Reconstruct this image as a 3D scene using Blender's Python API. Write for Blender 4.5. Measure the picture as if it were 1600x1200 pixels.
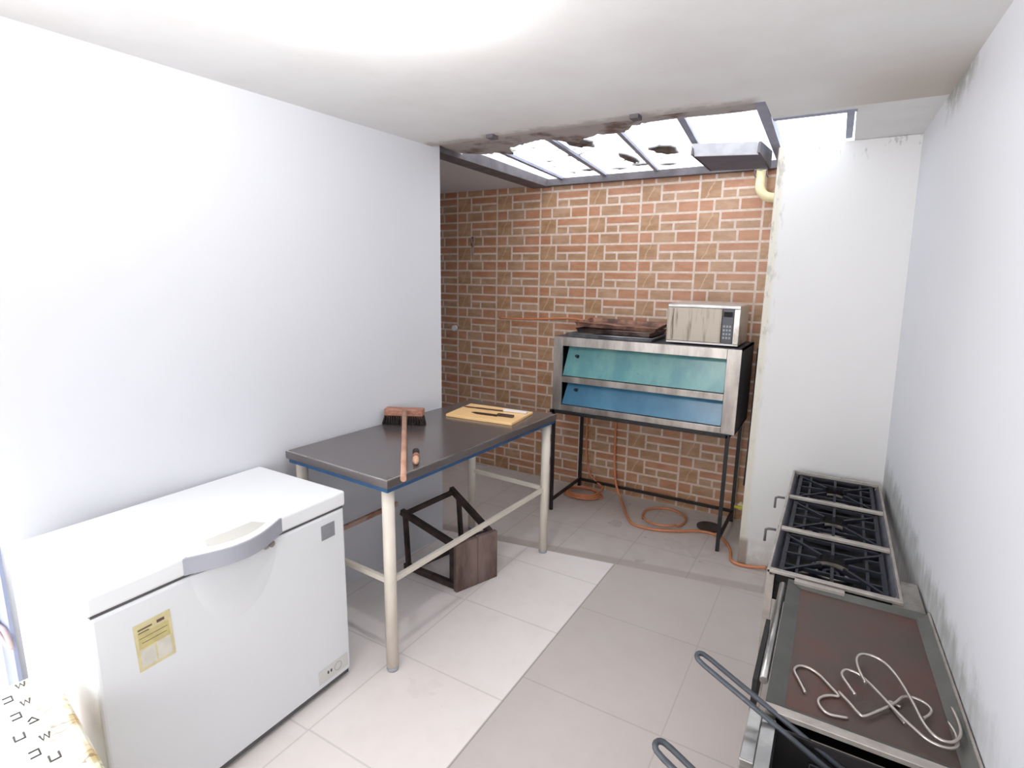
import bpy, bmesh, math, random
from mathutils import Vector, Matrix
for o in list(bpy.data.objects): bpy.data.objects.remove(o, do_unlink=True)
scene = bpy.context.scene
C = scene.collection
PI = math.pi
random.seed(7)

# ------------------------------------------------------------------ camera
cd = bpy.data.cameras.new('camera'); cam = bpy.data.objects.new('camera', cd); C.objects.link(cam)
yaw, pit, rol = [math.radians(a) for a in (-30.557, -10.902, 0.918)]
F = Vector((math.sin(yaw)*math.cos(pit), math.cos(yaw)*math.cos(pit), math.sin(pit)))
R0 = Vector((math.cos(yaw), -math.sin(yaw), 0)); U0 = R0.cross(F)
R1 = R0*math.cos(rol)+U0*math.sin(rol); U1 = -R0*math.sin(rol)+U0*math.cos(rol)
M = Matrix(((R1.x, U1.x, -F.x, 0), (R1.y, U1.y, -F.y, 0), (R1.z, U1.z, -F.z, 1.75), (0, 0, 0, 1)))
cam.matrix_world = M
cd.sensor_width = 36; cd.lens = 858.051/1600*36; cd.clip_start = 0.02
scene.camera = cam

# ------------------------------------------------------------------ sky, lights, exposure
w = bpy.data.worlds.new('overcast'); scene.world = w; w.use_nodes = True
bg = w.node_tree.nodes['Background']; bg.inputs[0].default_value = (0.95, 0.97, 1.0, 1); bg.inputs[1].default_value = 5.6
vs = scene.view_settings
vs.view_transform = 'Standard'; vs.look = 'None'; vs.gamma = 1; vs.exposure = -0.62; vs.use_curve_mapping = False

def area(name, loc, direction, sx, sy, power, color=(1, 1, 1), portal=False):
    l = bpy.data.lights.new(name, 'AREA'); l.shape = 'RECTANGLE'; l.size = sx; l.size_y = sy
    l.energy = power; l.color = color
    if portal: l.cycles.is_portal = True
    o = bpy.data.objects.new(name, l); C.objects.link(o); o.location = loc
    o.rotation_euler = Vector(direction).to_track_quat('-Z', 'Y').to_euler()
    return o
# daylight coming in through the street door beside the freezer and fill from an added, unseen window behind the camera
area('doorway_daylight', (-2.62, -0.45, 1.25), (1, 0.16, -0.05), 1.9, 2.0, 36, (0.98, 0.985, 1.0))
area('rear_fill_daylight', (-0.7, -1.72, 1.5), (0, 1, -0.12), 2.4, 1.3, 26, (0.97, 0.98, 1.0))
area('skylight_portal', (-1.3, 3.4, 2.66), (0, 0, -1), 1.8, 1.6, 1, portal=True)

# ------------------------------------------------------------------ node helpers
class NT:
    def __init__(s, name):
        s.m = bpy.data.materials.new(name); s.m.use_nodes = True; s.t = s.m.node_tree
        s.b = s.t.nodes['Principled BSDF']; s.out = s.t.nodes['Material Output']
    def n(s, typ, **kw):
        nd = s.t.nodes.new(typ)
        for k, v in kw.items(): setattr(nd, k, v)
        return nd
    def l(s, a, b): s.t.links.new(a, b)
    def put(s, v, sock):
        if isinstance(v, (int, float)): sock.default_value = v
        elif isinstance(v, tuple): sock.default_value = v if len(v) == 4 else v+(1,)
        else: s.l(v, sock)
    def math(s, op, a, b=0.0, c=None, clamp=False):
        nd = s.n('ShaderNodeMath', operation=op); nd.use_clamp = clamp
        s.put(a, nd.inputs[0]); s.put(b, nd.inputs[1])
        if c is not None: s.put(c, nd.inputs[2])
        return nd.outputs[0]
    def xyz(s):
        tc = s.n('ShaderNodeTexCoord'); sp = s.n('ShaderNodeSeparateXYZ'); s.l(tc.outputs['Object'], sp.inputs[0])
        return tc.outputs['Object'], sp.outputs[0], sp.outputs[1], sp.outputs[2]
    def noise(s, scale, detail=3, rough=.55, vec=None, stretch=None):
        nd = s.n('ShaderNodeTexNoise'); nd.inputs['Scale'].default_value = scale; nd.inputs['Detail'].default_value = detail
        nd.inputs['Roughness'].default_value = rough
        if vec is None: vec = s.n('ShaderNodeTexCoord').outputs['Object']
        if stretch:
            mp = s.n('ShaderNodeMapping'); mp.inputs['Scale'].default_value = stretch; s.l(vec, mp.inputs[0]); vec = mp.outputs[0]
        s.l(vec, nd.inputs['Vector']); return nd.outputs['Fac']
    def ramp(s, v, lo, hi, a=0.0, b=1.0):
        nd = s.n('ShaderNodeMapRange'); nd.interpolation_type = 'SMOOTHSTEP'
        s.put(v, nd.inputs['Value']); nd.inputs['From Min'].default_value = lo; nd.inputs['From Max'].default_value = hi
        nd.inputs['To Min'].default_value = a; nd.inputs['To Max'].default_value = b
        return nd.outputs['Result']
    def mix(s, f, a, b):
        nd = s.n('ShaderNodeMix', data_type='RGBA'); s.put(f, nd.inputs[0]); s.put(a, nd.inputs[6]); s.put(b, nd.inputs[7])
        return nd.outputs[2]
    def bump(s, h, strength=.2, dist=.01):
        nd = s.n('ShaderNodeBump'); nd.inputs['Strength'].default_value = strength; nd.inputs['Distance'].default_value = dist
        s.l(h, nd.inputs['Height']); s.l(nd.outputs[0], s.b.inputs['Normal'])
    def set(s, col=None, rough=.5, metal=0.0, **kw):
        if col is not None: s.put(col, s.b.inputs['Base Color'])
        s.put(rough, s.b.inputs['Roughness']); s.put(metal, s.b.inputs['Metallic'])
        for k, v in kw.items(): s.put(v, s.b.inputs[k.replace('_', ' ')])
        return s.m

def S(r, g, b):   # sRGB 0-255 to linear
    f = lambda c: (c/255/12.92) if c/255 <= .04045 else ((c/255+.055)/1.055)**2.4
    return (f(r), f(g), f(b), 1)

def plain(name, col, rough=.5, metal=0.0, var=.08, scale=8, bump=0, stretch=None, **kw):
    t = NT(name); f = t.noise(scale, 4, stretch=stretch)
    d = tuple(c*(1-var) for c in col[:3])+(1,); l = tuple(min(1, c*(1+var)) for c in col[:3])+(1,)
    c = t.mix(t.ramp(f, .3, .7), d, l)
    if bump: t.bump(f, bump)
    return t.set(c, rough, metal, **kw)

def two(name, c1, c2, lo, hi, scale, rough=.5, metal=0.0, detail=5, stretch=None, bump=0, **kw):
    t = NT(name); f = t.noise(scale, detail, .6, stretch=stretch)
    c = t.mix(t.ramp(f, lo, hi), c1, c2)
    if bump: t.bump(f, bump)
    return t.set(c, rough, metal, **kw)

# ------------------------------------------------------------------ mesh helpers
class MB:
    def __init__(s): s.bm = bmesh.new()
    def box(s, x0, x1, y0, y1, z0, z1, bev=0, seg=2):
        vs_ = [s.bm.verts.new(p) for p in [(x0, y0, z0), (x1, y0, z0), (x1, y1, z0), (x0, y1, z0), (x0, y0, z1), (x1, y0, z1), (x1, y1, z1), (x0, y1, z1)]]
        fs = [s.bm.faces.new([vs_[i] for i in q]) for q in [(3, 2, 1, 0), (4, 5, 6, 7), (0, 1, 5, 4), (1, 2, 6, 5), (2, 3, 7, 6), (3, 0, 4, 7)]]
        if bev:
            es = {e for f in fs for e in f.edges}
            bmesh.ops.bevel(s.bm, geom=list(es), offset=bev, segments=seg, affect='EDGES', profile=.5)
        return s
    def hexa(s, P):   # 8 points, bottom ring then top ring
        v = [s.bm.verts.new(p) for p in P]
        for q in [(3, 2, 1, 0), (4, 5, 6, 7), (0, 1, 5, 4), (1, 2, 6, 5), (2, 3, 7, 6), (3, 0, 4, 7)]: s.bm.faces.new([v[i] for i in q])
        return s
    def warp(s, P, n=10):   # like hexa, faces subdivided bilinearly so a twisted wall stays smooth
        P = [Vector(p) for p in P]
        for q in [(3, 2, 1, 0), (4, 5, 6, 7), (0, 1, 5, 4), (1, 2, 6, 5), (2, 3, 7, 6), (3, 0, 4, 7)]:
            a, b, c, d = [P[i] for i in q]; g = [[s.bm.verts.new((a*(1-i/n)+b*i/n)*(1-j/n)+(d*(1-i/n)+c*i/n)*j/n) for i in range(n+1)] for j in range(n+1)]
            for j in range(n):
                for i in range(n): s.bm.faces.new([g[j][i], g[j][i+1], g[j+1][i+1], g[j+1][i]])
        bmesh.ops.remove_doubles(s.bm, verts=s.bm.verts[:], dist=1e-5)
        return s
    def bar(s, a, b, wx=.02, wy=None, up=(0, 0, 1)):   # rectangular bar from a to b
        a = Vector(a); b = Vector(b); wy = wx if wy is None else wy
        d = (b-a).normalized(); u = Vector(up)
        if abs(d.dot(u)) > .97: u = Vector((0, 1, 0))
        x = d.cross(u).normalized(); y = x.cross(d).normalized()
        P = []
        for c in (a, b):
            for i, j in ((-1, -1), (1, -1), (1, 1), (-1, 1)): P.append(c+x*i*wx/2+y*j*wy/2)
        return s.hexa(P)
    def tube(s, pts, r, seg=10, radii=None, closed=False):
        pts = [Vector(p) for p in pts]; n = len(pts); rings = []; prev = None
        for i, p in enumerate(pts):
            if closed: d = (pts[(i+1) % n]-pts[i-1]).normalized()
            elif i == 0: d = (pts[1]-p).normalized()
            elif i == n-1: d = (p-pts[i-1]).normalized()
            else: d = ((pts[i+1]-p).normalized()+(p-pts[i-1]).normalized()).normalized()
            if prev is None: u = Vector((0, 0, 1)) if abs(d.z) < .9 else Vector((1, 0, 0))
            else: u = prev
            x = d.cross(u).normalized(); y = x.cross(d).normalized(); prev = y
            rr = radii[i] if radii else r
            rings.append([s.bm.verts.new(p+(x*math.cos(2*PI*k/seg)+y*math.sin(2*PI*k/seg))*rr) for k in range(seg)])
        m = n if closed else n-1
        for i in range(m):
            a = rings[i]; b = rings[(i+1) % n]
            for k in range(seg):
                f = s.bm.faces.new([a[k], a[(k+1) % seg], b[(k+1) % seg], b[k]]); f.smooth = True
        if not closed:
            s.bm.faces.new(rings[0][::-1]); s.bm.faces.new(rings[-1])
        return s
    def cyl(s, a, b, r, seg=20, r2=None): return s.tube([a, b], r, seg, radii=[r, r2 if r2 is not None else r])
    def prism(s, poly, z0, z1):   # xy outline extruded in z
        a = [s.bm.verts.new((x, y, z0)) for x, y in poly]; b = [s.bm.verts.new((x, y, z1)) for x, y in poly]; n = len(poly)
        s.bm.faces.new(a[::-1]); s.bm.faces.new(b)
        for i in range(n): s.bm.faces.new([a[i], a[(i+1) % n], b[(i+1) % n], b[i]])
        return s
    def ring(s, c, r0, r1, z0, z1, seg=28):
        vs_ = []
        for k in range(seg):
            a = 2*PI*k/seg; cs, sn = math.cos(a), math.sin(a)
            vs_.append([s.bm.verts.new((c[0]+r*cs, c[1]+r*sn, z)) for r, z in ((r0, z0), (r1, z0), (r1, z1), (r0, z1))])
        for k in range(seg):
            a, b = vs_[k], vs_[(k+1) % seg]
            for q in range(4):
                s.bm.faces.new([a[q], b[q], b[(q+1) % 4], a[(q+1) % 4]])
        return s
    def build(s, name, mat, parent=None, bevel=0, loc=None, rot=None, smooth=False):
        bmesh.ops.recalc_face_normals(s.bm, faces=s.bm.faces[:])
        me = bpy.data.meshes.new(name); s.bm.to_mesh(me); s.bm.free()
        if smooth:
            for p in me.polygons: p.use_smooth = True
        me.materials.append(mat)
        o = bpy.data.objects.new(name, me); C.objects.link(o)
        if parent: o.parent = parent
        if loc: o.location = loc
        if rot: o.rotation_euler = rot
        if bevel:
            md = o.modifiers.new('bevel', 'BEVEL'); md.width = bevel; md.segments = 2; md.limit_method = 'ANGLE'
        return o

def smooth_path(pts, n=6):   # Catmull-Rom
    pts = [Vector(p) for p in pts]; P = [pts[0]*2-pts[1]]+pts+[pts[-1]*2-pts[-2]]; out = []
    for i in range(1, len(P)-2):
        for k in range(n):
            t = k/n; a, b, c, d = P[i-1], P[i], P[i+1], P[i+2]
            out.append(.5*((2*b)+(c-a)*t+(2*a-5*b+4*c-d)*t*t+(3*b-a-3*c+d)*t**3))
    out.append(pts[-1]); return out

def thing(name, label, cat, loc=(0, 0, 0), rotz=0, group=None):
    o = bpy.data.objects.new(name, None); C.objects.link(o); o.location = loc; o.rotation_euler = (0, 0, rotz)
    o.empty_display_size = .05
    return tag(o, label, cat, group)
def tag(o, label, cat, group=None, kind=None):
    o['label'] = label; o['category'] = cat
    if group: o['group'] = group
    if kind: o['kind'] = kind
    return o
def struct(o): o['kind'] = 'structure'; return o

# ------------------------------------------------------------------ materials
def wall_mat(name, base, soot=None):
    t = NT(name); v, x, y, z = t.xyz()
    n1 = t.noise(1.2, 3, vec=v); n2 = t.noise(30, 4, vec=v)
    c = t.mix(t.ramp(n1, .3, .7), tuple(k*.975 for k in base[:3])+(1,), base)
    if soot == 'right':
        # greasy smoke stain hugging the cooker edge, ragged upper outline
        ns = t.noise(9, 5, .65, vec=v); n3 = t.noise(28, 4, .6, vec=v, stretch=(1, 1, .35))
        lim = t.math('ADD', t.math('MULTIPLY', ns, .22), t.math('MULTIPLY', n3, .10))   # ~.16
        hgt = t.math('SUBTRACT', z, t.math('ADD', lim, .64))
        s1 = t.ramp(hgt, -.06, .05, 1, 0)
        s2 = t.ramp(y, 1.25, 1.75, 0.2, 1); s1 = t.math('MULTIPLY', s1, s2)
        s1 = t.math('MULTIPLY', s1, t.ramp(n3, .3, .75, .6, 1))
        c = t.mix(t.math('MULTIPLY', s1, .75), c, S(132, 133, 124))
        # blotchy darker tone near the ceiling corner
        mc = t.math('MULTIPLY', t.ramp(z, 2.34, 2.48), t.math('MULTIPLY', t.ramp(y, 2.2, 2.6), t.ramp(y, 2.85, 3.0, 1, 0)))
        c = t.mix(t.math('MULTIPLY', t.math('MULTIPLY', mc, t.ramp(ns, .42, .6)), .75), c, S(120, 120, 105))
        # tiny chips
    if soot == 'pier':
        ns = t.noise(26, 5, .65, vec=v, stretch=(1, 1, .35)); n3 = t.noise(7, 4, vec=v)
        e = t.ramp(x, -.365, -.335, 1, 0)
        e2 = t.math('MULTIPLY', t.ramp(x, -.375, -.30, 1, 0), t.ramp(ns, .52, .62))
        c = t.mix(t.math('MULTIPLY', e, .6), c, S(214, 206, 184))
        c = t.mix(t.math('MULTIPLY', e2, t.ramp(z, .6, 2.2, .12, .5)), c, S(150, 142, 130))
        lowd = t.math('MULTIPLY', t.ramp(z, .0, .35, 1, 0), t.ramp(n3, .4, .62))
        c = t.mix(t.math('MULTIPLY', lowd, .5), c, S(170, 160, 148))
        # plaster knocked off at the foot of the corner
        ch = t.math('MULTIPLY', t.ramp(z, .15, .19, 1, 0), t.ramp(x, -.345, -.33, 1, 0))
        c = t.mix(t.math('MULTIPLY', ch, .8), c, S(140, 122, 110))
        # drips below the skylight opening
        dr = t.math('MULTIPLY', t.ramp(z, 2.36, 2.46), t.ramp(ns, .56, .66))
        c = t.mix(t.math('MULTIPLY', dr, .6), c, S(125, 122, 125))
    t.bump(n2, .05, .004)
    return t.set(c, .55)

WHITE = S(217, 218, 222)
m_wall = wall_mat('painted_plaster', WHITE)
m_wall_r = wall_mat('painted_plaster_sooty', WHITE, 'right')
m_pier = wall_mat('painted_plaster_chipped', S(224, 222, 220), 'pier')

def ceiling_mat():
    t = NT('ceiling_paint'); v, x, y, z = t.xyz()
    n1 = t.noise(2.2, 5, .6, vec=v); n2 = t.noise(12, 5, .65, vec=v)
    c = t.mix(t.ramp(n1, .3, .7), S(222, 220, 217), S(230, 229, 228))
    # brown damp patch in the far right corner
    b = t.math('MULTIPLY', t.ramp(x, -.25, .15), t.math('MULTIPLY', t.ramp(y, 2.1, 2.7), t.ramp(y, 2.85, 2.86, 1, 0)))
    c = t.mix(t.math('MULTIPLY', b, .8), c, S(190, 178, 164))
    # dirty margin along the roof light
    lim = t.math('ADD', t.math('MULTIPLY', n2, .16), 2.47)
    d = t.math('MULTIPLY', t.ramp(t.math('SUBTRACT', y, lim), -.03, .05), t.ramp(x, -.42, -.36, 1, 0))
    c = t.mix(t.math('MULTIPLY', d, .6), c, S(150, 138, 130))
    return t.set(c, .7)
m_ceil = ceiling_mat()

def floor_mat():
    t = NT('floor_tiles'); v, x, y, z = t.xyz()
    def line(val, pos, w):    # 1 on the joint
        return t.ramp(t.math('ABSOLUTE', t.math('SUBTRACT', val, pos)), w*.5, w*1.3, 1, 0)
    def rep(val, off, per, w):
        f = t.math('FRACT', t.math('ADD', t.math('DIVIDE', t.math('SUBTRACT', val, off), per), 100.5))
        f = t.math('MULTIPLY', t.math('ABSOLUTE', t.math('SUBTRACT', f, .5)), per)
        return t.ramp(f, w*.5, w*1.3, 1, 0)
    gt = lambda a, b: t.math('GREATER_THAN', a, b)
    lt = lambda a, b: t.math('LESS_THAN', a, b)
    mul = lambda *a: a[0] if len(a) == 1 else t.math('MULTIPLY', a[0], mul(*a[1:]))
    mx = lambda a, b: t.math('MAXIMUM', a, b)
    # threshold line, slightly skewed
    yb = t.math('ADD', t.math('MULTIPLY', t.math('ADD', x, 1.5), .165), 2.99)
    far = t.math('GREATER_THAN', y, yb); near = t.math('SUBTRACT', 1.0, far)
    strip = mul(lt(x, -1.043), near)
    left = mul(strip, lt(x, -1.61)); mid = mul(strip, gt(x, -1.61)); right = mul(near, gt(x, -1.043))
    j_l = mx(rep(y, 1.20, .526, .004), rep(x, -1.61, .57, .004))
    j_m = mx(rep(y, 1.73, .526, .004), line(x, -1.61, .004))
    j_r = mx(rep(y, 1.90, .63, .004), rep(x, -.42, .623, .003))
    j_f = mx(rep(y, 3.42, .60, .005), rep(x, -.62, .41, .005))
    g = mx(mx(mul(left, j_l), mul(mid, j_m)), mx(mul(right, j_r), mul(far, j_f)))
    n1 = t.noise(1.3, 4, vec=v); n2 = t.noise(9, 5, .65, vec=v); n3 = t.noise(60, 3, .6, vec=v)
    cr = t.mix(t.ramp(n1, .3, .7), S(204, 193, 187), S(209, 199, 193))
    cl = t.mix(t.ramp(n1, .3, .7), S(246, 236, 231), S(250, 242, 238))
    c = t.mix(strip, cr, cl)
    cf = t.mix(t.ramp(n1, .35, .65), S(206, 196, 190), S(214, 205, 199))
    c = t.mix(far, c, cf)
    # cement band at the threshold
    dd = t.math('SUBTRACT', y, yb)
    band = mul(t.ramp(dd, -.005, .01), t.ramp(dd, .07, .10, 1, 0))
    c = t.mix(t.math('MULTIPLY', band, .7), c, S(180, 167, 160))
    c = t.mix(t.math('MULTIPLY', g, .22), c, S(120, 110, 104))
    edge = mul(near, line(x, -1.043, .005)); c = t.mix(t.math('MULTIPLY', edge, .5), c, S(110, 102, 98))
    # grime and crumbs
    c = t.mix(t.math('MULTIPLY', t.ramp(n2, .4, .95), mx(t.math('MULTIPLY', far, .3), t.math('MULTIPLY', near, .10))), c, S(150, 134, 116))
    c = t.mix(t.math('MULTIPLY', t.ramp(n3, .735, .76), .6), c, S(90, 75, 65))
    rough = t.ramp(n1, .3, .7, .27, .31)
    return t.set(c, rough, Specular_IOR_Level=.4)
m_floor = floor_mat()

def brick_mat():
    t = NT('brick_pattern_tiles'); v, x, y, z = t.xyz()
    PX, PZ, G = .4248, .2114, .0072
    fr = lambda a: t.math('FRACT', a)
    ux = t.math('DIVIDE', t.math('ADD', x, .525+PX*40), PX); uz = t.math('DIVIDE', t.math('SUBTRACT', 2.235+PZ*20, z), PZ)
    u = t.math('MULTIPLY', fr(ux), PX); q = t.math('MULTIPLY', fr(uz), PZ)
    def cell(u0, u1, v0, v1):
        a, b, c_, d = u0*PX, u1*PX, v0*PZ, v1*PZ
        hx = t.math('SUBTRACT', (b-a)/2-G, t.math('ABSOLUTE', t.math('SUBTRACT', u, (a+b)/2)))
        hz = t.math('SUBTRACT', (d-c_)/2-G, t.math('ABSOLUTE', t.math('SUBTRACT', q, (c_+d)/2)))
        return t.ramp(t.math('MINIMUM', hx, hz), -.001, .0022)
    ir = t.math('FLOOR', ux); iz = t.math('FLOOR', uz)
    nA = t.noise(7, 5, .65, vec=v, stretch=(1, 1, 2.5)); nB = t.noise(34, 3, .6, vec=v)
    tan = t.mix(t.ramp(nA, .32, .68), S(166, 128, 96), S(188, 152, 124))
    orr = t.mix(t.ramp(nA, .3, .7), S(172, 120, 88), S(192, 142, 112))
    sq = t.mix(t.ramp(nA, .3, .7), S(162, 122, 88), S(188, 150, 118))
    grout = t.mix(t.ramp(nB, .3, .7), S(206, 184, 168), S(222, 202, 188))
    # pale vein drawn in each square
    vein = t.math('ABSOLUTE', t.math('SUBTRACT', t.math('SUBTRACT', u, .05), t.math('ADD', t.math('MULTIPLY', t.math('SUBTRACT', .12, q), .45), t.math('MULTIPLY', t.math('SUBTRACT', nA, .5), .05))))
    sq = t.mix(t.ramp(vein, .001, .006, .55, 0), sq, S(214, 186, 160))
    c = grout
    H = None
    for r, col in (((0, .36, 0, .60), sq), ((.36, 1, 0, .30), orr), ((.36, .60, .30, .60), tan), ((.60, 1, .30, .60), tan),
                   ((0, .25, .60, 1), orr), ((.25, .65, .60, 1), tan), ((.65, 1, .60, 1), orr)):
        k = cell(*r); c = t.mix(k, c, col); H = k if H is None else t.math('MAXIMUM', H, k)
    c = t.mix(t.ramp(nB, .62, .8, 0, .25), c, S(120, 88, 60))
    t.bump(H, .25, .003)
    return t.set(c, t.ramp(nA, .3, .7, .3, .45), Specular_IOR_Level=.4)
m_brick = brick_mat()

def steel(name, c1=S(150, 148, 146), c2=S(205, 203, 200), rough=.33, stretch=(1, 1, 8), grime=None, metal=.9):
    t = NT(name); v, x, y, z = t.xyz()
    n1 = t.noise(5, 5, .6, vec=v, stretch=stretch); n2 = t.noise(16, 5, .65, vec=v)
    c = t.mix(t.ramp(n1, .3, .7), c1, c2)
    if grime: c = t.mix(t.ramp(n2, .52, .72, 0, .75), c, grime)
    return t.set(c, t.ramp(n2 if grime else n1, .3, .7, rough*.92, rough*1.08), metal)
m_steel = steel('stainless_steel')
m_steel_top = steel('worktop_steel', S(117, 110, 109), S(124, 117, 116), .22, (.4, .4, 1), metal=.5)
m_steel_oven = steel('oven_front_steel', S(150, 142, 136), S(198, 190, 182), .3, (2, 1, .5), None, metal=.7)
m_steel_dirty = steel('greasy_steel', S(120, 116, 110), S(178, 173, 166), .4, (1, 1, 1), S(104, 92, 78), metal=.75)
m_frame = plain('cooker_frame_steel', S(176, 168, 160), .42, .55, .15, 14)
m_frame_shade = plain('shaded_frame_steel', S(112, 112, 122), .5, .5, .15, 14)  # frame steel darkened, the inner tray's shade put into its colour
m_black = plain('black_painted_steel', S(36, 34, 36), .5, .2, .2, 20)
m_cast = plain('cast_iron', S(30, 32, 42), .55, .3, .3, 30, bump=.1)
m_dark = plain('black_cavity', S(26, 22, 22), .8, 0, .3, 12)  # near-black lining of wells, cavities and the display
m_aluring = plain('burner_cap_aluminium', S(150, 142, 132), .4, .7, .25, 30)
m_enamel = plain('freezer_enamel', S(232, 234, 236), .32, 0, .01, 2)
m_enamel_lid = plain('freezer_lid_enamel', S(240, 241, 242), .35, 0, .01, 2)
m_grey_plastic = plain('grey_plastic', S(168, 169, 178), .45, 0, .03, 6)
m_recess = plain('beige_plastic_recess', S(206, 204, 196), .5, 0, .03, 6)
m_seam = plain('dark_rubber_gasket', S(92, 90, 90), .7, 0, .1, 10)
m_badge = plain('silver_badge', S(150, 152, 156), .45, .2, .05, 50)
m_cream = plain('cream_painted_pipe', S(226, 216, 202), .4, 0, .05, 6)
m_rusty_cream = two('rust_stained_paint', S(190, 160, 144), S(150, 104, 84), .4, .65, 14, .6)
m_blue = plain('blue_painted_board', S(44, 82, 122), .55, 0, .15, 8)
m_wood_red = two('reddish_wood', S(150, 98, 78), S(182, 132, 110), .35, .65, 6, .55, stretch=(1, 12, 12))
m_handle_wood = two('pale_handle_wood', S(168, 120, 98), S(196, 152, 128), .35, .65, 8, .5)
m_wood_pale = plain('pale_wood', S(214, 170, 140), .5, 0, .1, 14)
m_bristle = plain('dark_bristles', S(44, 34, 34), .8, 0, .35, 60)
m_bristle_root = plain('bristle_tufts', S(96, 66, 54), .8, 0, .4, 80)
m_board = plain('yellow_cutting_board', S(250, 206, 146), .42, 0, .04, 5)
m_blade = two('stained_knife_blade', S(110, 78, 62), S(150, 122, 108), .35, .65, 18, .35, .7)
m_knife_dark = plain('dark_knife_handle', S(62, 44, 38), .5, 0, .2, 20)
m_knife_white = plain('white_knife_handle', S(232, 228, 224), .4, 0, .03, 10)
m_old_wood = two('weathered_dark_wood', S(82, 62, 56), S(132, 112, 104), .35, .68, 7, .75, stretch=(1, 1, .3), bump=.2)
m_leg_wood = two('blackened_wood', S(44, 34, 32), S(74, 58, 54), .35, .65, 9, .8)
m_hose = plain('orange_rubber_hose', S(206, 132, 92), .5, 0, .1, 10)
m_rust = two('rusty_tray', S(96, 70, 60), S(176, 132, 112), .38, .66, 8, .5, .35)
m_tray_grey = two('grey_baking_tray', S(116, 118, 124), S(172, 172, 174), .35, .65, 7, .35, .6)
m_mw = two('stained_microwave_door', S(176, 164, 150), S(116, 100, 86), .5, .72, 7, .42, .25, stretch=(6, 6, .5))
m_mw_body = two('microwave_shell', S(208, 202, 196), S(150, 138, 126), .5, .75, 6, .35, .5)
m_mw_panel = plain('microwave_panel', S(58, 60, 66), .3, 0, .1, 10)
m_key = plain('microwave_keys', S(150, 150, 156), .4, 0, .1, 10)
m_oven_side = plain('oven_side_sheet', S(62, 66, 76), .5, .3, .15, 6)
m_strap = plain('pinkish_strap', S(196, 176, 176), .7, 0, .05, 6)
m_door = plain('blue_grey_door_paint', S(150, 158, 184), .5, 0, .04, 6)
m_door_frame = plain('white_door_paint', S(240, 240, 240), .5, 0, .02, 6)
m_outside = plain('outside_paving', S(200, 198, 196), .8, 0, .05, 6)
m_bar = plain('rooflight_frame_paint', S(150, 154, 172), .6, 0, .1, 10)
m_bar_dark = plain('rooflight_edge_paint', S(104, 98, 102), .7, 0, .2, 8)
m_board_dirty = two('weathered_board', S(176, 168, 166), S(112, 92, 84), .46, .66, 6, .8)
m_pvc = plain('yellowed_plastic_pipe', S(236, 222, 178), .4, 0, .04, 10)
m_rubber = plain('strainer_rubber', S(70, 62, 60), .6, 0, .15, 30)
m_dirt = two('dried_leaves', S(96, 78, 66), S(150, 128, 112), .4, .6, 20, .9)
m_griddle = two('greasy_brown_plate', S(86, 58, 50), S(74, 62, 56), .4, .65, 5, .45, .05, detail=4)
m_griddle_edge = plain('griddle_rim_steel', S(90, 90, 86), .5, .3, .12, 10)
m_hook = plain('hook_steel', S(196, 186, 178), .28, .85, .05, 6)
m_handle = plain('grey_wire_handle', S(78, 82, 88), .45, .4, .08, 20)
m_opener = plain('pale_metal_opener', S(170, 150, 146), .4, .5, .08, 20)
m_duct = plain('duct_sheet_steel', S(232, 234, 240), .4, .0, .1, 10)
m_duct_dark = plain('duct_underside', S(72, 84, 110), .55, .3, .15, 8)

def glass_door(name, a, b):
    t = NT(name); v, x, y, z = t.xyz()
    n1 = t.noise(6, 5, .6, vec=v, stretch=(1, 1, .5)); n2 = t.noise(22, 4, .7, vec=v)
    c = t.mix(t.ramp(n1, .3, .7), a, b); c = t.mix(t.ramp(n2, .66, .74, 0, .5), c, S(40, 60, 66))
    return t.set(c, .28, 0, Specular_IOR_Level=.6)
m_glass_teal = glass_door('teal_glass', S(76, 136, 142), S(112, 162, 158))
m_glass_blue = glass_door('blue_glass', S(50, 110, 142), S(68, 128, 160))

def pane_mat():
    t = NT('roof_pane')
    tr = t.n('ShaderNodeBsdfTransparent'); tr.inputs[0].default_value = (.93, .95, .97, 1)
    df = t.n('ShaderNodeBsdfTranslucent'); df.inputs[0].default_value = (.9, .92, .95, 1)
    mx = t.n('ShaderNodeMixShader'); mx.inputs[0].default_value = .2
    t.l(tr.outputs[0], mx.inputs[1]); t.l(df.outputs[0], mx.inputs[2]); t.l(mx.outputs[0], t.out.inputs[0]); return t.m
m_pane = pane_mat()
def emit(name, col, s):
    t = NT(name); t.set((1, 1, 1, 1), .5); t.b.inputs['Emission Color'].default_value = col; t.b.inputs['Emission Strength'].default_value = s; return t.m
m_bulb = emit('lit_bulb', (0.98, .985, 1, 1), 950)

# ------------------------------------------------------------------ room shell
CH = 2.48
struct(MB().box(-3.7, .9, -1.7, 4.35, -.1, 0).build('floor', m_floor))
MBw = MB()
# left wall: leans out slightly towards the street door
def lw(y, z):
    xb = -2.15-(2.75-y)*.092; xt = -2.10-(2.70-y)*.055
    k = (z-.9)/(CH-.9); return xb+(xt-xb)*k
def lwe(z): return 2.75-(z-.9)/(CH-.9)*.06
def wall_seg(mb, y0, y1, z0, z1, th=.14):
    P = []
    for z in (z0, z1):
        ya = y0 if y0 is not None else 0; yb = y1 if y1 is not None else lwe(z)
        P += [(lw(ya, z)-th, ya, z), (lw(ya, z), ya, z), (lw(yb, z), yb, z), (lw(yb, z)-th, yb, z)]
    mb.warp(P)
wall_seg(MBw, .60, None, 0, CH+.02)
struct(MBw.build('wall_left', m_wall))
mb = MB(); wall_seg(mb, -1.6, -1.2, 0, CH+.02); struct(mb.build('wall_left_front', m_wall))
mb = MB(); wall_seg(mb, -1.2, .60, 2.25, CH+.02); struct(mb.build('wall_left_lintel', m_wall))
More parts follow.
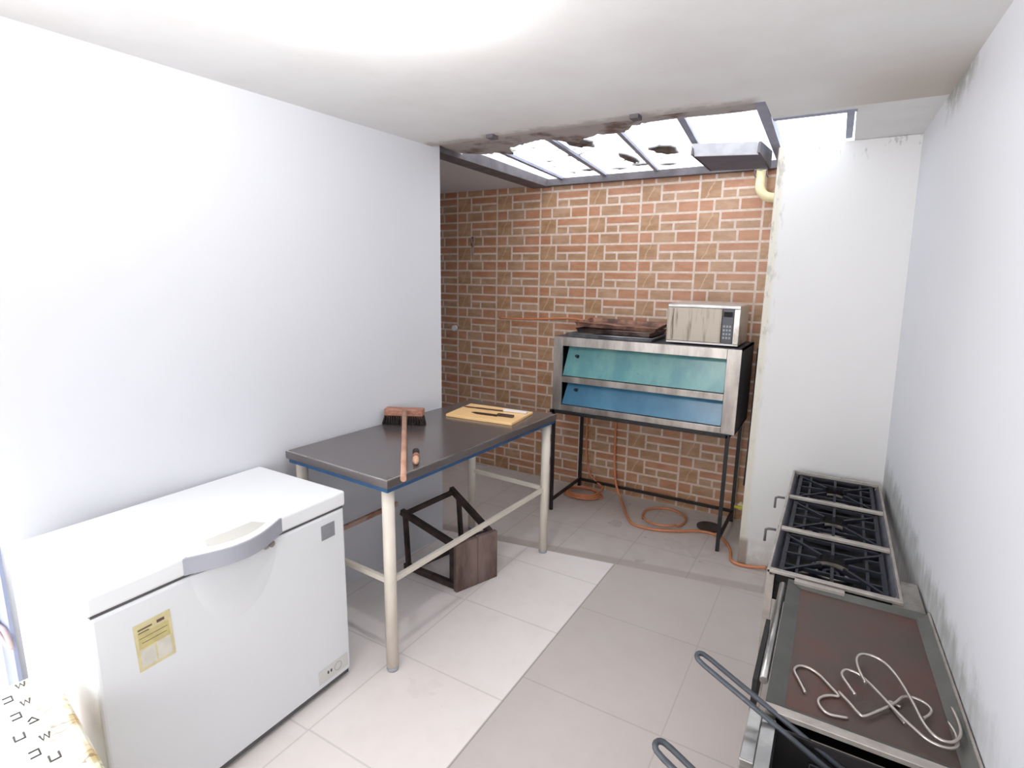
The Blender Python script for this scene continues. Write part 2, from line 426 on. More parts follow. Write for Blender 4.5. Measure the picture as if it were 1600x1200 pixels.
struct(MB().box(-3.7, .5, 4.19, 4.3, 0, 2.50).build('wall_back', m_brick))
struct(MB().box(-3.72, -3.6, 2.4, 4.3, 0, 2.55).build('wall_alcove_left', m_wall))
struct(MB().box(-3.7, -2.3, 2.40, 2.52, 0, 2.55).build('wall_alcove_front', m_wall))
struct(MB().box(-.389, .36, 3.5, 4.19, 0, 2.48).build('wall_pier', m_pier, bevel=.006))
# right wall
def rw(y, z):
    xb = .305+(3.5-y)*.040; xt = .255+(3.5-y)*.030
    k = (z-.7)/(CH-.7); return xb+(xt-xb)*k
P = []
for z in (0, CH+.05):
    P += [(rw(-1.7, z), -1.7, z), (rw(-1.7, z)+.15, -1.7, z), (rw(3.6, z)+.15, 3.6, z), (rw(3.6, z), 3.6, z)]
struct(MB().warp(P).build('wall_right', m_wall_r))
# unseen rear wall; wide window opening added to light the room from behind
mb = MB(); mb.box(-2.9, -1.9, -1.72, -1.6, 0, 2.55); mb.box(.5, .9, -1.72, -1.6, 0, 2.55); mb.box(-1.9, .5, -1.72, -1.6, 0, .85); mb.box(-1.9, .5, -1.72, -1.6, 2.15, 2.55)
struct(mb.build('wall_rear', m_wall))
# ceiling: main slab, piece on the right of the roof light, alcove piece
mb = MB(); mb.box(-2.75, .6, -1.72, 2.62, CH, CH+.07); mb.box(-.36, .6, 2.62, 2.93, CH, CH+.07); mb.box(-.035, .6, 2.93, 3.62, CH, CH+.07)
struct(mb.build('ceiling', m_ceil))
struct(MB().hexa([(-3.7, 2.42, CH+.02), (-2.10, 2.62, CH+.02), (-2.22, 4.25, CH+.02), (-3.7, 4.25, CH+.02), (-3.7, 2.42, CH+.08), (-2.10, 2.62, CH+.08), (-2.22, 4.25, CH+.08), (-3.7, 4.25, CH+.08)]).build('ceiling_alcove', m_wall))
# roof light
wn = struct(MB().box(-2.3, .1, 2.6, 4.25, 2.545, 2.55).build('window_1', m_pane))
fr = MB()
for a, b, wd in (((-1.50, 2.62), (-1.66, 4.19), .035), ((-.745, 2.62), (-.90, 4.19), .035), ((-1.12, 2.9), (-1.26, 4.19), .025), ((-1.92, 2.62), (-2.02, 4.19), .03)):
    fr.bar((a[0], a[1], 2.535), (b[0], b[1], 2.535), wd, .018)
fr.build('glazing_bar', m_bar, wn)
MB().bar((-.385, 2.62, 2.515), (-.425, 4.19, 2.515), .045, .05).build('side_beam', m_bar, wn)
MB().bar((-.055, 2.93, 2.51), (-.06, 3.5, 2.51), .03, .04).build('side_beam', m_bar, wn)
MB().hexa([(-2.24, 2.62, 2.47), (-2.12, 2.62, 2.47), (-2.14, 4.19, 2.48), (-2.30, 4.19, 2.48), (-2.24, 2.62, 2.54), (-2.12, 2.62, 2.54), (-2.14, 4.19, 2.54), (-2.30, 4.19, 2.54)]).build('edge_beam', m_bar_dark, wn)
MB().box(-2.2, -.40, 4.13, 4.189, 2.485, 2.535).build('wall_plate', m_bar_dark, wn)
MB().box(-.36, -.03, 2.90, 2.94, CH-.002, CH+.10).build('opening_edge', m_bar, wn)
# ragged weathered board closing the front of the roof light
random.seed(3)
pts = [(-2.12, 2.60)]; xs = -2.12
edge = [(-2.12, 2.92), (-1.98, 3.02), (-1.9, 3.00), (-1.84, 3.10), (-1.78, 2.94), (-1.68, 2.90), (-1.6, 2.86), (-1.5, 2.84), (-1.42, 2.94), (-1.36, 3.0), (-1.30, 2.92), (-1.2, 2.88), (-1.06, 2.90), (-.98, 2.80), (-.9, 2.78), (-.38, 2.80)]
dense = []
for (xa, ya), (xb, yb) in zip(edge, edge[1:]):
    for k in range(5):
        tt = k/5; dense.append((xa+(xb-xa)*tt, ya+(yb-ya)*tt+random.uniform(-.012, .012)))
dense.append(edge[-1])
MB().prism([(-2.12, 2.60), (-.38, 2.60)]+dense[::-1], 2.50, 2.512).build('weathered_board', m_board_dirty, wn)
for x, y in ((-1.66, 2.60), (-.89, 2.60)):
    MB().box(x-.02, x+.02, y-.06, y-.005, CH-.018, CH+.0).build('fixing_bracket', m_bar_dark, wn)

# dried leaves and dirt lying on the roof light
mb = MB()
def blob(cx, cy, rx, ry, n=16, z=2.553):
    poly = [(cx+rx*math.cos(2*PI*k/n)*random.uniform(.65, 1.1), cy+ry*math.sin(2*PI*k/n)*random.uniform(.65, 1.1)) for k in range(n)]
    mb.prism(poly, z, z+.006)
for a in ((-1.05, 3.62, .10, .16), (-1.33, 3.75, .05, .22), (-1.72, 4.0, .08, .06), (-1.5, 4.05, .06, .05), (-1.98, 3.15, .10, .12), (-1.45, 3.2, .09, .18), (-1.32, 3.98, .08, .05), (-1.62, 3.5, .05, .05), (-1.85, 3.6, .04, .03), (-1.15, 4.05, .07, .05)):
    blob(*a)
for k in range(70):
    blob(random.uniform(-2.1, -1.0), random.uniform(2.9, 4.1), random.uniform(.006, .025), random.uniform(.006, .03), 7)
tag(mb.build('fallen_leaves', m_dirt), 'brown dried leaves and dirt lying on the glass of the roof light', 'leaves', kind='stuff')

# street door at the far left
dr = MB()
dr.box(-2.62, -2.475, .54, .60, 0, 2.25); dr.box(-2.62, -2.475, -1.2, .54, 2.18, 2.25)
d1 = struct(dr.build('door_1', m_door_frame, bevel=.004))
MB().box(-2.46, -2.352, .588, .599, .0, 2.24).build('jamb_strip', m_door, d1)
struct(MB().box(-6, -2.36, -3, 2.3, -.12, -.02).build('paving_1', m_outside))  # ground slab outside the street door
tag(MB().tube(smooth_path([(-2.50, .576, .60), (-2.44, .576, .53), (-2.37, .578, .522), (-2.325, .578, .478), (-2.36, .578, .468), (-2.43, .576, .50), (-2.50, .576, .56)]), .008, 8).build('hanging_strap', m_strap), 'pinkish strap looped against the blue-grey door jamb at the left edge of the photo', 'strap')

# ------------------------------------------------------------------ ceiling bulb
t = thing('ceiling_bulb', 'glaring white bulb on the ceiling above the worktable', 'light bulb', (-1.09, 1.13, CH))
MB().cyl((0, 0, 0), (0, 0, -.02), .055, 24).cyl((0, 0, -.02), (0, 0, -.05), .025, 20, .022).build('socket', m_knife_white, t)
MB().tube([(0, 0, -.05+.0), (0, 0, -.065), (0, 0, -.085), (0, 0, -.105), (0, 0, -.12), (0, 0, -.128)], .03, 20, radii=[.014, .022, .031, .031, .02, .004]).build('bulb', m_bulb, t, smooth=True)

# ------------------------------------------------------------------ chest freezer
FX = -1.696
t = thing('chest_freezer', 'large white chest freezer with a grey bow handle against the left wall', 'freezer', (FX, 1.05, 0))
Y0, Y1 = .58-1.05, 1.515-1.05; D = -.565
MB().box(D+.01, -.004, Y0+.006, Y1-.006, .035, .796, .012, 3).build('body', m_enamel, t)
MB().box(D+.02, -.012, Y0+.015, Y1-.015, .018, .035).build('base', m_seam, t)
for x in (D+.06, -.07):
    for y in (Y0+.07, Y1-.07): MB().cyl((x, y-.012, .012), (x, y+.012, .012), .012, 14).build('caster', m_seam, t)
MB().box(D+.016, -.008, Y0+.012, Y1-.012, .795, .805).build('gasket', m_seam, t)
lid = MB().box(D, 0, Y0, Y1, .804, .868, .010, 3).build('lid', m_enamel_lid, t)
# bow handle
ha, hb = .845-1.05, 1.208-1.05; hm = (ha+hb)/2
outer = []; inner = []
for k in range(25):
    u = k/24; y = ha+(hb-ha)*u; outer.append((.002+.062*math.sin(PI*u)**1.15, y))
for k in range(25):
    u = 1-k/24; y = ha+.012+(hb-ha-.024)*u; inner.append((-.004+.040*math.sin(PI*u)**1.3*0, y))
hd = MB().prism(outer+inner, .806, .866).build('handle', m_grey_plastic, t, bevel=.003)
topc = [(p[0]-.003, p[1]) for p in outer[1:-1]]+[(-.012, hb-.02), (-.012, ha+.02)]
MB().prism(topc, .8655, .8695).build('handle_top', m_enamel_lid, hd)
rec = []
for k in range(15):
    u = k/14; y = ha+.085+(hb-ha-.15)*u; rec.append((-.004+.040*math.sin(PI*u)**.8*.75, y))
rec += [(-.052, hb-.085), (-.052, ha+.105)]
MB().prism(rec, .8685, .8705).build('grip_recess', m_recess, hd)
lk = MB().cyl((-.004, hb-.055, .787), (.014, hb-.055, .787), .012, 18).box(-.004, .016, hb-.085, hb-.070, .778, .792).build('lock', m_steel, t)
MB().cyl((-.004, hb-.062, .70), (-.001, hb-.062, .70), .004, 10).build('screw', m_seam, t)
# shield shaped scoop pressed in the front below the handle
sc = MB(); n = 22; poly = []
for k in range(n+1):
    u = k/n; yy = ha+.01+(hb-ha-.02)*u; poly.append((yy, .793-.24*math.sin(PI*u)**.55))
v0 = [sc.bm.verts.new((-.006, a, b)) for a, b in poly]
ce = [(p[0]*.72+hm*.28, p[1]*.72+.793*.28) for p in poly]
v1 = [sc.bm.verts.new((.0035, a, b)) for a, b in ce]
for k in range(n): 
    f = sc.bm.faces.new([v0[k], v0[k+1], v1[k+1], v1[k]]); f.smooth = True
sc.bm.faces.new(v1)
sc.build('front_scoop', m_enamel, t, smooth=True)
MB().box(-.004, -.001, 1.385-1.05, 1.453-1.05, .694, .757, .002).build('badge', m_badge, t)
# energy sticker (slightly tilted)
m_stk = plain('yellow_sticker_paper', S(216, 204, 158), .6, 0, .08, 25)
m_stk2 = plain('yellow_sticker_print', S(200, 186, 130), .6, 0, .1, 25)
m_paper = plain('faded_sticker_paper', S(214, 210, 198), .6, 0, .06, 25)
m_ink = plain('sticker_ink', S(110, 98, 66), .7, 0, .1, 20)
m_ink2 = plain('sticker_dark_ink', S(110, 84, 80), .7, 0, .1, 20)
st = MB().box(0, .001, -.053, .053, -.078, .078).build('energy_label', m_stk, t, loc=(-.0035, .745-1.05, .640), rot=(.035, 0, 0))
MB().box(.001, .0014, -.044, .045, -.005, .045).build('printed_block', m_stk2, st)
mb = MB().box(.001, .0016, -.044, -.002, -.068, -.010); mb.box(.001, .0016, .003, .044, -.068, -.008); mb.build('blank_field', m_paper, st)
mb = MB(); mb.box(.001, .002, -.042, -.002, .055, .060); mb.box(.001, .002, -.042, -.012, .046, .049); mb.box(.001, .002, -.042, .040, .028, .0295); mb.box(.001, .002, -.036, .036, .012, .0135); mb.build('printed_line', m_ink, st)
MB().box(.001, .002, .012, .034, .054, .063).build('dark_print', m_ink2, st)
# control panel, bottom right
cp = MB().box(-.004, -.0015, 1.335-1.05, 1.49-1.05, .062, .125, .001).build('control_panel', plain('panel_enamel', S(216, 215, 210), .4, 0, .02, 4), t)
mb = MB()
for y in (1.378, 1.394): mb.box(-.0015, .001, y-1.05, y-1.05+.007, .092, .104)
mb.build('indicator_light', m_seam, cp)
MB().ring((0, 0), .018, .020, 0, .0015, 26).build('dial', m_grey_plastic, cp, loc=(-.0015, 1.435-1.05, .095), rot=(0, PI/2, 0))

# ------------------------------------------------------------------ worktable
t = thing('worktable', 'long steel-topped worktable with cream pipe legs', 'table', (-1.525, 1.585, 0), -math.radians(3.0))
W, L, TH = .69, 1.43, .92
top = MB().box(-W, 0, 0, L, TH-.036, TH, .003).build('tabletop', m_steel_top, t)
mb = MB(); mb.box(-.007, .0, .007, L, TH, TH+.003); mb.box(-W, .0, 0, .007, TH, TH+.003)
mb.build('raised_edge', m_steel, top)
MB().box(-W+.02, -.006, .006, L-.01, TH-.054, TH-.036).build('underboard', m_blue, t)
LX = (-.045, -W+.06); LY = (.045, L-.05)
for x in LX:
    for y in LY:
        lg = MB().cyl((x, y, .018), (x, y, TH-.054), .027, 24).build('leg', m_cream, t)
        MB().cyl((x, y, 0), (x, y, .018), .026, 24, .028).build('foot_cap', m_grey_plastic, lg)
SZ = .435
MB().bar((LX[0], LY[0], SZ), (LX[0], LY[1], SZ), .018, .024).build('stretcher', m_cream, t)
MB().bar((LX[0], LY[0], SZ), (LX[1], LY[0], SZ), .018, .024).build('stretcher', m_cream, t)
MB().bar((LX[0], LY[1], SZ), (LX[1], LY[1], SZ), .018, .024).build('stretcher', m_cream, t)
s_ = MB().bar((LX[1], LY[0], SZ), (LX[1], LY[0]+.62, SZ), .018, .024).build('stretcher', m_rusty_cream, t); s_['label'] = 'short rust-stained back stretcher'

# ------------------------------------------------------------------ things on the table
t = thing('scrub_brush', 'long-handled wooden scrubbing brush with dark bristles lying across the worktable', 'brush', (0, 0, 0))
bc = Vector((-2.078, 2.315, .975)); ang = math.radians(27)
def bl(u, v_, z): return (bc.x+math.cos(ang)*u-math.sin(ang)*v_, bc.y+math.sin(ang)*u+math.cos(ang)*v_, z)
P = [bl(u, v_, z) for z in (.972, 1.012) for u, v_ in ((-.108, -.03), (.112, -.03), (.112, .03), (-.108, .03))]
hd = MB().hexa(P).build('brush_head', m_wood_red, t, bevel=.004)
mb = MB()
for i in range(17):
    for j in range(4):
        u = -.106+i*.0132; v_ = -.022+j*.0147
        o_ = random.uniform(-.006, .006)+u*.08
        mb.tube([bl(u, v_, .974), bl(u+o_, v_-.004+random.uniform(-.004, .004), .922)], .004, 6, radii=[.0035, .0068])
mb.build('bristles', m_bristle, hd)
mb = MB()
for i in range(17): mb.tube([bl(-.106+i*.0132, -.0295, .975), bl(-.106+i*.0132, -.029, .955)], .003, 6, radii=[.004, .001])
mb.build('bristle_tufts', m_bristle_root, hd)
MB().tube([bl(.005, -.02, 1.000), (-1.76, 1.955, .973), (-1.445, 1.595, .945)], .012, 14, radii=[.013, .0125, .0125]).build('handle', m_handle_wood, t)

t = thing('pastry_brush', 'small hand brush with dark bristles and stubby pale handle on worktable', 'brush', (0, 0, 0))
a = Vector((-1.66, 1.925, .937)); b = Vector((-1.555, 1.80, .937)); d = (b-a).normalized()
MB().tube([a+d*(.01), a+d*.045, a+d*.075], .01, 14, radii=[.017, .015, .013]).build('bristles', m_bristle, t)
MB().tube([a+d*.070, a+d*.100], .015, 14, radii=[.016, .0165]).build('ferrule', m_wood_red, t)
MB().tube([a+d*.100, a+d*.115, a+d*.140, a+d*.165, a+d*.178], .012, 16, radii=[.012, .015, .0155, .012, .004]).build('handle', m_wood_pale, t, smooth=True)

bpts = [(-1.99, 2.585), (-1.545, 2.62), (-1.575, 2.93), (-2.03, 2.905)]
tag(MB().prism(bpts, .920, .936).build('cutting_board', m_board, bevel=.003), 'yellow cutting board on the far end of the worktable', 'cutting board')
def knife(name, label, a, b, hl, bw, hm_, bm_, z):
    t = thing(name, label, 'knife', (a[0], a[1], z)); a = Vector((0, 0, 0)); b = Vector((b[0]-t.location.x, b[1]-t.location.y, 0))
    d = (b-a).normalized(); n_ = Vector((-d.y, d.x, 0)); Lb = (b-a).length
    q = [a, a+d*(.05)+n_*bw*-.55, a+d*(Lb-hl)-n_*bw*.6, a+d*(Lb-hl)+n_*bw*.4, a+d*.02+n_*bw*.4]
    MB().prism([(p.x, p.y) for p in q], 0, .0022).build('blade', bm_, t)
    c = a+d*(Lb-hl-.005)
    MB().bar(c+Vector((0, 0, .007)), b+Vector((0, 0, .007)), .024, .014).build('handle', hm_, t, bevel=.003)
knife('kitchen_knife', 'long rusty knife with a white handle on the cutting board', (-2.02, 2.80), (-1.58, 2.86), .15, .030, m_knife_white, m_blade, .937)
knife('kitchen_knife', 'shorter dark knife with a brown handle on the cutting board', (-1.88, 2.70), (-1.60, 2.735), .10, .042, m_knife_dark, plain('dark_blade', S(74, 50, 42), .4, .4, .2, 18), .937)

# ------------------------------------------------------------------ overturned stool
t = thing('wooden_stool', 'old dark wooden stool lying on its side under the worktable', 'stool', (-1.70, 2.28, 0))
o3 = Vector((-1.70, 2.28, 0))
LNs, LFs = Vector((-1.685, 2.275, .0)), Vector((-1.585, 2.545, .0))
ed = (LFs-LNs).normalized(); nr = Vector((ed.y, -ed.x, 0))   # seat face normal, towards the room
hh = .292
for k, (u0, u1) in enumerate(((0, .148), (.150, .290))):
    P = [LNs+ed*u+nr*(n_)-o3 for u, n_ in ((u0, -.032), (u0, 0), (u1, 0), (u1, -.032))]
    tp = hh+(.004 if k else 0)
    MB().hexa([p+Vector((0, 0, .001)) for p in P]+[p+Vector((0, 0, tp)) for p in P]).build('seat_plank', m_old_wood, t, bevel=.006)
bk = -nr
# apron rails behind the seat
def sp(u, v_, z): return LNs+ed*u+bk*v_+Vector((0, 0, z))-o3
for (a, b) in ((sp(.02, .06, .03), sp(.27, .06, .03)), (sp(.02, .06, .265), sp(.27, .06, .265)), (sp(.02, .06, .03), sp(.02, .06, .265)), (sp(.27, .06, .03), sp(.27, .06, .265))):
    MB().bar(a, b, .022, .05, up=tuple(bk)).build('apron', m_leg_wood, t)
feet = {'ln': Vector((-2.115, 2.335, .018)), 'un': Vector((-2.13, 2.33, .365)), 'lf': Vector((-2.01, 2.70, .035)), 'uf': Vector((-2.01, 2.66, .425))}
sts = {'ln': sp(.02, .035, .025), 'un': sp(.02, .035, .270), 'lf': sp(.27, .035, .025), 'uf': sp(.27, .035, .270)}
for k in feet: MB().bar(sts[k], feet[k]-o3, .030, .036).build('leg', m_leg_wood, t, bevel=.003)
def at(k, f): return sts[k]*(1-f)+(feet[k]-o3)*f
for a, b, f in (('ln', 'un', .93), ('lf', 'uf', .80), ('un', 'uf', .93), ('ln', 'lf', .86)):
    MB().bar(at(a, f), at(b, f), .020, .028).build('rung', m_leg_wood, t)

# ------------------------------------------------------------------ pizza oven on its stand
t = thing('pizza_oven', 'two-deck stainless pizza oven with blue glass doors on a black stand', 'oven', (-1.13, 3.87, 0))
ox, oy = 1.13, -3.87
def B(x0, x1, y0, y1, z0, z1, bev=0): return MB().box(x0+ox, x1+ox, y0+oy, y1+oy, z0, z1, bev)
X0, X1, YF, YK, Z0, Z1 = -1.775, -.49, 3.60, 4.13, .795, 1.34
mb = B(X0, X1, YF+.01, YK, Z1-.012, Z1); mb.box(X0+ox, X1+ox, YF+.01+oy, YK+oy, Z0, Z0+.012); mb.box(X0+ox, X0+.012+ox, YF+.01+oy, YK+oy, Z0, Z1); mb.box(X1-.012+ox, X1+ox, YF+.01+oy, YK+oy, Z0, Z1); mb.box(X0+ox, X1+ox, YK-.012+oy, YK+oy, Z0, Z1)
mb.build('cabinet', m_oven_side, t)
fx0, fx1 = -1.705, -.575
mb = B(X0, fx0, YF, YF+.02, Z0, Z1); mb.box(fx1+ox, X1+ox, YF+oy, YF+.02+oy, Z0, Z1)
for z0, z1 in ((Z0, .838), (1.008, 1.052), (1.275, Z1)): mb.box(fx0+ox, fx1+ox, YF+oy, YF+.02+oy, z0, z1)
mb.build('front_frame', m_steel_oven, t, bevel=.002)
B(X0+.012, X1-.012, 3.72, YK-.02, 1.02, 1.04).build('deck', m_dark, t)
B(X0+.014, X1-.014, YK-.03, YK-.013, Z0+.013, Z1-.013).build('back_lining', m_dark, t)
for z0, z1, mt, nm in ((1.054, 1.272, m_glass_teal, 'teal'), (.840, 1.006, m_glass_blue, 'blue')):
    # panel leans: foot flush with the frame, head tipped inwards
    yb, yt = YF+.012, YF+.075
    P = []
    for z, y, xl in ((z0+.003, yb, fx0+.004), (z1-.002, yt, fx0+.022)):
        P += [(xl+ox, y+oy, z), (fx1-.004+ox, y+oy, z), (fx1-.004+ox, y+.008+oy, z), (xl+ox, y+.008+oy, z)]
    dn = MB().hexa(P).build('glass_door', mt, t); dn['label'] = nm+' glass door'
    kx, kz = -1.605, z0+(z1-z0)*.66; ky = yb+(yt-yb)*.66
    MB().cyl((kx+ox, ky+oy, kz), (kx+ox, ky-.030+oy, kz+.008), .013, 16, .010).build('knob', m_black, dn)
# stand
sx = {'l': -1.755, 'r': -.527}; sy = {'f': 3.595, 'b': 4.13}
for a in 'lr':
    for b in 'fb': B(sx[a]-.011, sx[a]+.011, sy[b]-.011, sy[b]+.011, 0, .795).build('leg', m_black, t)
for a in 'lr': B(sx[a]-.009, sx[a]+.009, sy['f'], sy['b'], .07, .09).build('stand_rail', m_black, t)
B(sx['l'], sx['r'], sy['b']-.009, sy['b']+.009, .07, .09).build('stand_rail', m_black, t)
for z0, y in ((.772, 'f'), (.772, 'b')): B(sx['l']-.03, sx['r'], sy[y]-.011, sy[y]+.011, z0, z0+.022).build('stand_rail', m_black, t)
for a in 'lr': B(sx[a]-.011, sx[a]+.011, sy['f'], sy['b'], .772, .794).build('stand_rail', m_black, t)
MB().tube(smooth_path([(-.455+ox, 4.13+oy, 1.30), (-.455+ox, 4.14+oy, 1.0), (-.455+ox, 4.14+oy, .6), (-.458+ox, 4.12+oy, .3)]), .012, 10).build('shade_tube', m_oven_side, t)  # dark tube standing in for the shadow strip right of the oven

# trays on the oven
def tray(name, label, cx, cy, z, w_, d_, h_, rz, tx, ty, mt):
    mb = MB(); th = .003
    o_ = .012
    mb.box(-w_/2, w_/2, -d_/2, d_/2, 0, th)
    for a in (((-w_/2, -d_/2), (w_/2, -d_/2)), ((w_/2, -d_/2), (w_/2, d_/2)), ((w_/2, d_/2), (-w_/2, d_/2)), ((-w_/2, d_/2), (-w_/2, -d_/2))):
        (xa, ya), (xb, yb) = a; la = math.hypot(xa, ya); s_ = 1+o_*2/w_
        P = [(xa, ya, 0), (xb, yb, 0), (xb*.99, yb*.99, th), (xa*.99, ya*.99, th), (xa*s_, ya*s_, h_), (xb*s_, yb*s_, h_), (xb*(s_-.012), yb*(s_-.012), h_), (xa*(s_-.012), ya*(s_-.012), h_)]
        v = [mb.bm.verts.new(p) for p in P]
        for q in [(0, 1, 5, 4), (3, 2, 6, 7), (4, 5, 6, 7), (0, 3, 7, 4), (1, 2, 6, 5)]: mb.bm.faces.new([v[i] for i in q])
    mb.tube([(-w_/2-o_, -d_/2-o_, h_), (w_/2+o_, -d_/2-o_, h_), (w_/2+o_, d_/2+o_, h_), (-w_/2-o_, d_/2+o_, h_)], .004, 8, closed=True)
    o = mb.build(name, mt); o.location = (cx, cy, z); o.rotation_euler = (tx, ty, rz)
    return tag(o, label, 'tray', 'baking trays piled on the oven')
tray('baking_tray', 'grey steel baking tray at the bottom of the pile on the oven', -1.375, 3.82, 1.341, .60, .36, .024, math.radians(1), 0, 0, m_tray_grey)
tray('baking_tray', 'dark smoke-stained baking tray in the middle of the pile on the oven', -1.36, 3.86, 1.3695, .53, .34, .030, math.radians(-2), 0, 0, two('smoked_tray', S(70, 56, 52), S(140, 118, 108), .4, .66, 6, .4, .5))
tray('baking_tray', 'rusty brown baking tray on top of the pile on the oven', -1.36, 3.87, 1.414, .56, .36, .028, math.radians(3), math.radians(1.5), math.radians(1.5), m_rust)

# microwave
t = thing('microwave', 'small stained silver microwave standing on the pizza oven', 'microwave', (-.756, 3.86, 1.341))
MB().box(-.226, .226, -.165, .175, .008, .262, .006).build('body', m_mw_body, t)
MB().box(-.226, .118, -.186, -.166, .022, .240, .003).build('door', m_mw, t)
MB().box(-.226, .226, -.183, -.166, .241, .262, .003).build('top_trim', m_steel, t)
MB().box(-.226, .226, -.180, -.166, .008, .021, .002).build('bottom_trim', m_mw_body, t)
MB().box(.191, .226, -.186, -.166, .022, .240, .002).build('side_trim', m_mw_body, t)
MB().box(-.188, -.184, -.1875, -.185, .03, .235).build('door_seam', m_ink, t)
pn = MB().box(.121, .189, -.184, -.166, .022, .240, .002).build('control_panel', m_mw_panel, t)
MB().box(.128, .182, -.1855, -.184, .190, .222).build('display', m_dark, pn)
mb = MB()
for i in range(3):
    for j in range(4): mb.box(.130+i*.018, .142+i*.018, -.1865, -.184, .052+j*.024, .066+j*.024)
mb.build('keypad', m_key, pn)
for x in (-.19, .19):
    for y in (-.13, .14): MB().cyl((x, y, 0), (x, y, .009), .014, 12).build('foot', m_black, t)

# ------------------------------------------------------------------ gas hoses
tag(MB().tube(smooth_path([(-.215, 3.475, .03), (-.298, 3.47, .014), (-.375, 3.462, .012), (-.425, 3.50, .012), (-.455, 3.64, .012), (-.52, 3.77, .012), (-.60, 3.815, .012), (-.70, 3.80, .012), (-.82, 3.72, .012), (-.97, 3.655, .012), (-1.117, 3.66, .012), (-1.20, 3.76, .012), (-1.29, 3.93, .012), (-1.36, 4.05, .03), (-1.42, 4.10, .12), (-1.46, 4.15, .30), (-1.47, 4.16, .7)], 8), .0095, 10).build('gas_hose', m_hose), 'orange gas hose running along the floor from the stove to the oven', 'hose')
loop = []
for k in range(36):
    a = 2*PI*k/36; loop.append((-.965+.155*math.cos(a)*(1+.04*math.sin(3*a)), 3.89+.185*math.sin(a), .012+.019*(1 if math.sin(a) < -.55 else 0)))
tag(MB().tube(loop, .008, 10, closed=True).build('gas_hose', m_hose), 'single orange hose loop lying on the floor below the middle of the oven', 'hose')
coil = []
for k in range(36*3+1):
    a = 2*PI*k/36; r_ = .165-.014*k/36; coil.append((-1.66+r_*math.cos(a), 3.985+r_*.72*math.sin(a), .012+.017*k/36*.6))
coil += [(-1.53, 4.10, .06), (-1.66, 4.145, .12), (-1.715, 4.160, .30), (-1.72, 4.162, .60), (-1.74, 4.165, .9), (-1.81, 4.165, 1.30)]
tag(MB().tube(smooth_path(coil, 2), .008, 8).build('gas_hose', m_hose), 'coiled orange hose on the floor under the left end of the oven', 'hose')
tag(MB().tube(smooth_path([(-2.6, 4.165, 1.40), (-2.3, 4.165, 1.405), (-1.95, 4.165, 1.43), (-1.78, 4.160, 1.42)]), .009, 8).build('gas_hose', m_hose), 'orange hose running level along the tiled wall left of the trays', 'hose')

# floor strainer, yellow valve
tag(MB().ring((-.645, 3.93), .035, .085, 0, .010, 30).cyl((-.645, 3.93, 0), (-.645, 3.93, .006), .036, 24).build('rubber_strainer', m_rubber), 'round dark drain cover on the floor under the oven', 'drain')
t = thing('gas_valve', 'small yellow gas valve low in the corner behind the oven', 'valve', (-.47, 4.12, .14))
MB().cyl((0, .068, 0), (0, -.03, 0), .022, 16).build('body', m_pvc, t)
MB().box(-.04, .04, -.045, -.03, -.010, .010, .003).build('lever', plain('yellow_lever', S(206, 196, 70), .5), t)

# white pipe bend by the pier
t = thing('drain_pipe', 'yellowed plastic pipe elbow entering the pier under the roof light', 'pipe', (-.545, 4.10, 2.40))
MB().tube(smooth_path([(0, 0, .085), (0, 0, .02), (.005, -.01, -.05), (.05, -.02, -.10), (.152, -.02, -.115)], 6), .030, 18).build('elbow', m_pvc, t)
MB().tube([(-.036, .05, .035), (-.036, -.036, .035), (-.036, -.036, .050), (-.036, -.036, .07), (.036, -.036, .07), (.036, -.036, .035), (.036, .05, .035)], .004, 6).build('clamp', m_bar_dark, t)

# vent duct box in the roof light
t = thing('vent_duct', 'sheet metal duct box hanging below the roof light above the oven', 'duct', (-.63, 3.5, 2.43))
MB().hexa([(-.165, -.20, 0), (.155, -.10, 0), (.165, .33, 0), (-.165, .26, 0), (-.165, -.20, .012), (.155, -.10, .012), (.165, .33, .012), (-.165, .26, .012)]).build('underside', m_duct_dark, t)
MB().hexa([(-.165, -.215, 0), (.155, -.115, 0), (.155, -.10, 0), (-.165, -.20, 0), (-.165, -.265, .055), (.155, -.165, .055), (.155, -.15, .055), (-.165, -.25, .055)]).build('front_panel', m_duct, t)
MB().hexa([(-.170, -.26, .0), (-.160, -.26, .0), (-.160, .26, 0), (-.170, .26, 0), (-.170, -.24, .06), (-.160, -.24, .06), (-.160, .26, .10), (-.170, .26, .10)]).build('side_panel', m_bar_dark, t)
mb = MB().hexa([(.155, -.16, .0), (.168, -.16, .0), (.172, .33, 0), (.160, .33, 0), (.155, -.14, .06), (.168, -.14, .06), (.172, .33, .10), (.160, .33, .10)])
mb.build('side_panel', m_bar_dark, t)

# small fittings on the brick tiles
t = thing('bottle_opener', 'pale metal opener hanging high on the brick-patterned wall', 'opener', (-2.89, 4.165, 2.02))
MB().tube([(-.016, 0, .035), (-.018, 0, .065), (-.008, 0, .085), (.008, 0, .085), (.018, 0, .065), (.014, 0, .03), (.003, 0, .0), (-.006, 0, .0)], .006, 8, closed=True).build('loop', m_opener, t)
MB().tube([(0, 0, .005), (.002, 0, -.05), (-.004, 0, -.105)], .008, 8, radii=[.011, .009, .004]).build('shank', m_opener, t)
MB().cyl((0, .024, .080), (0, -.006, .080), .004, 8).build('nail', m_black, t)
t = thing('water_tap', 'short capped pipe stub on the brick-patterned wall left of oven', 'pipe', (-3.075, 4.19, 1.285))
MB().cyl((0, 0, 0), (0, -.035, 0), .016, 14).build('stub', m_opener, t)
MB().cyl((0, -.035, 0), (.0, -.06, 0), .026, 16).build('cap', m_knife_white, t)

